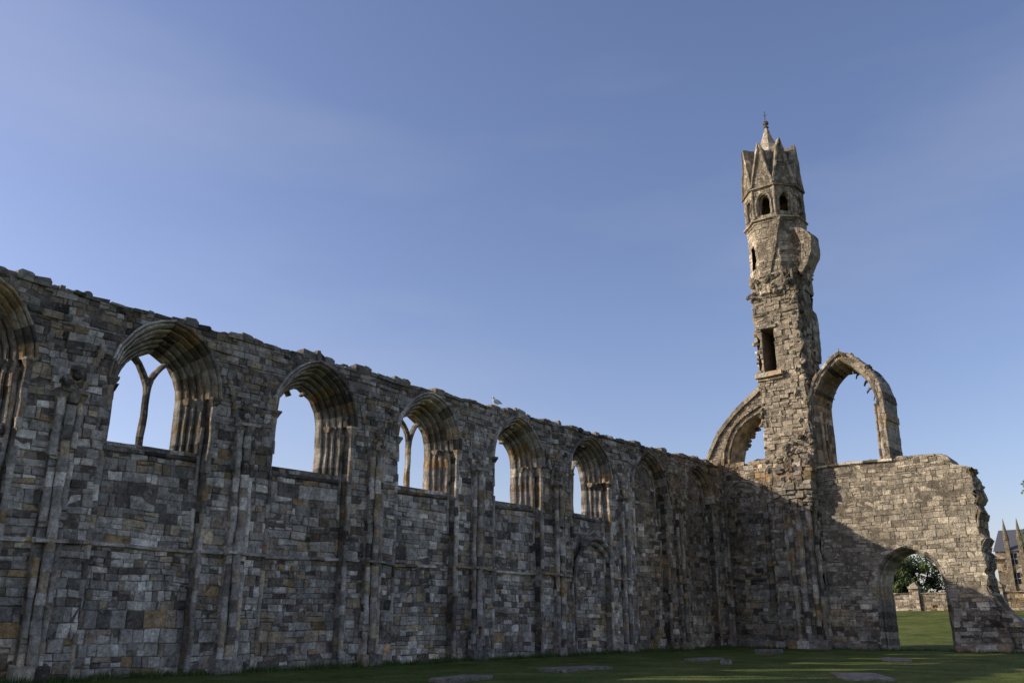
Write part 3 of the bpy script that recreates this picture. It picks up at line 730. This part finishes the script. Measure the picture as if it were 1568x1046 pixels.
def gull(x,y,z):
    e=empty("seagull")
    def ell(c,r,col,name,n=14,rot=0):
        m=MB(); vs=[];fs=[]
        for i in range(9):
            t=math.pi*i/8
            for j in range(n):
                a=2*math.pi*j/n; px=r[0]*math.cos(t); py=r[1]*math.sin(t)*math.cos(a); pz=r[2]*math.sin(t)*math.sin(a)
                X=px*math.cos(rot)-pz*math.sin(rot); Z=px*math.sin(rot)+pz*math.cos(rot)
                vs.append((x+c[0]+X,y+c[1]+py,z+c[2]+Z))
        fs=[(i*n+j,i*n+(j+1)%n,(i+1)*n+(j+1)%n,(i+1)*n+j) for i in range(8) for j in range(n)]
        m.add(vs,fs,col); m.make(name,PAINT,e,smooth=True)
    ell((0,0,.22),(.24,.1,.1),(.8,.8,.8),"body",rot=-.2); ell((.07,-.0,.25),(.25,.115,.07),(.35,.37,.4),"wings",rot=-.2)
    ell((-.22,0,.38),(.075,.055,.06),(.8,.8,.8),"head"); ell((-.18,0,.31),(.06,.055,.1),(.8,.8,.8),"neck",rot=.5)
    ell((-.32,0,.37),(.06,.014,.016),(.7,.5,.08),"beak"); ell((.32,0,.2),(.12,.05,.02),(.06,.06,.06),"tail",rot=-.1)
    ell((-.02,.04,.07),(.012,.012,.09),(.6,.4,.3),"leg_1"); ell((-.02,-.04,.07),(.012,.012,.09),(.6,.4,.3),"leg_2")
gull(31.3,D+.1,11.40)
# ================================================================== LIGHT
sd=Vector((-.74,1,.58)).normalized()
el=math.asin(sd.z); rot=math.atan2(sd.x,sd.y)
w=bpy.data.worlds.new("World"); bpy.context.scene.world=w; w.use_nodes=True; nt=w.node_tree
sky=nt.nodes.new("ShaderNodeTexSky"); sky.sky_type='NISHITA'; sky.sun_disc=False; sky.sun_elevation=el; sky.sun_rotation=rot%(2*math.pi)
sky.air_density=1.0; sky.dust_density=1.1; sky.ozone_density=2.4
bg=nt.nodes["Background"]; bg.inputs[1].default_value=.14
tm=nt.nodes.new("ShaderNodeVectorMath"); tm.operation='MULTIPLY'; tm.inputs[1].default_value=(1.26,1.1,1.2)
nt.links.new(sky.outputs[0],tm.inputs[0])
tc=nt.nodes.new("ShaderNodeTexCoord"); mp=nt.nodes.new("ShaderNodeMapping"); mp.inputs["Scale"].default_value=(1.2,1.2,4.5); mp.inputs["Rotation"].default_value=(.25,.15,.4)
nz=nt.nodes.new("ShaderNodeTexNoise"); nz.inputs["Scale"].default_value=1.4; nz.inputs["Detail"].default_value=7; nz.inputs["Roughness"].default_value=.52
nt.links.new(tc.outputs["Generated"],mp.inputs[0]); nt.links.new(mp.outputs[0],nz.inputs[0])
mr=nt.nodes.new("ShaderNodeMapRange"); mr.inputs[1].default_value=.45; mr.inputs[2].default_value=.8; mr.inputs[3].default_value=0; mr.inputs[4].default_value=.2; nt.links.new(nz.outputs[0],mr.inputs[0])
mx=nt.nodes.new("ShaderNodeMix"); mx.data_type='RGBA'; nt.links.new(mr.outputs[0],mx.inputs[0]); nt.links.new(tm.outputs[0],mx.inputs[6]); mx.inputs[7].default_value=(4.2,4.4,5.0,1)
nt.links.new(mx.outputs[2],bg.inputs[0])
sl=bpy.data.lights.new("sun",'SUN'); sl.energy=4.8; sl.angle=math.radians(.5); sl.color=(1,.91,.77)
so=bpy.data.objects.new("sun",sl); bpy.context.scene.collection.objects.link(so); so.rotation_mode='QUATERNION'; so.rotation_quaternion=sd.to_track_quat('Z','Y')
# ================================================================== CAMERA
cam=bpy.data.cameras.new("camera"); cam.lens=1340/1568*36; cam.sensor_width=36; cam.clip_end=6000
co=bpy.data.objects.new("camera",cam); bpy.context.scene.collection.objects.link(co)
co.location=(0,0,1.6); co.rotation_euler=(math.radians(90+17.67),0,math.radians(39.2-90))
sc=bpy.context.scene; sc.camera=co
sc.view_settings.view_transform='Standard'; sc.view_settings.look='None'; sc.view_settings.exposure=0
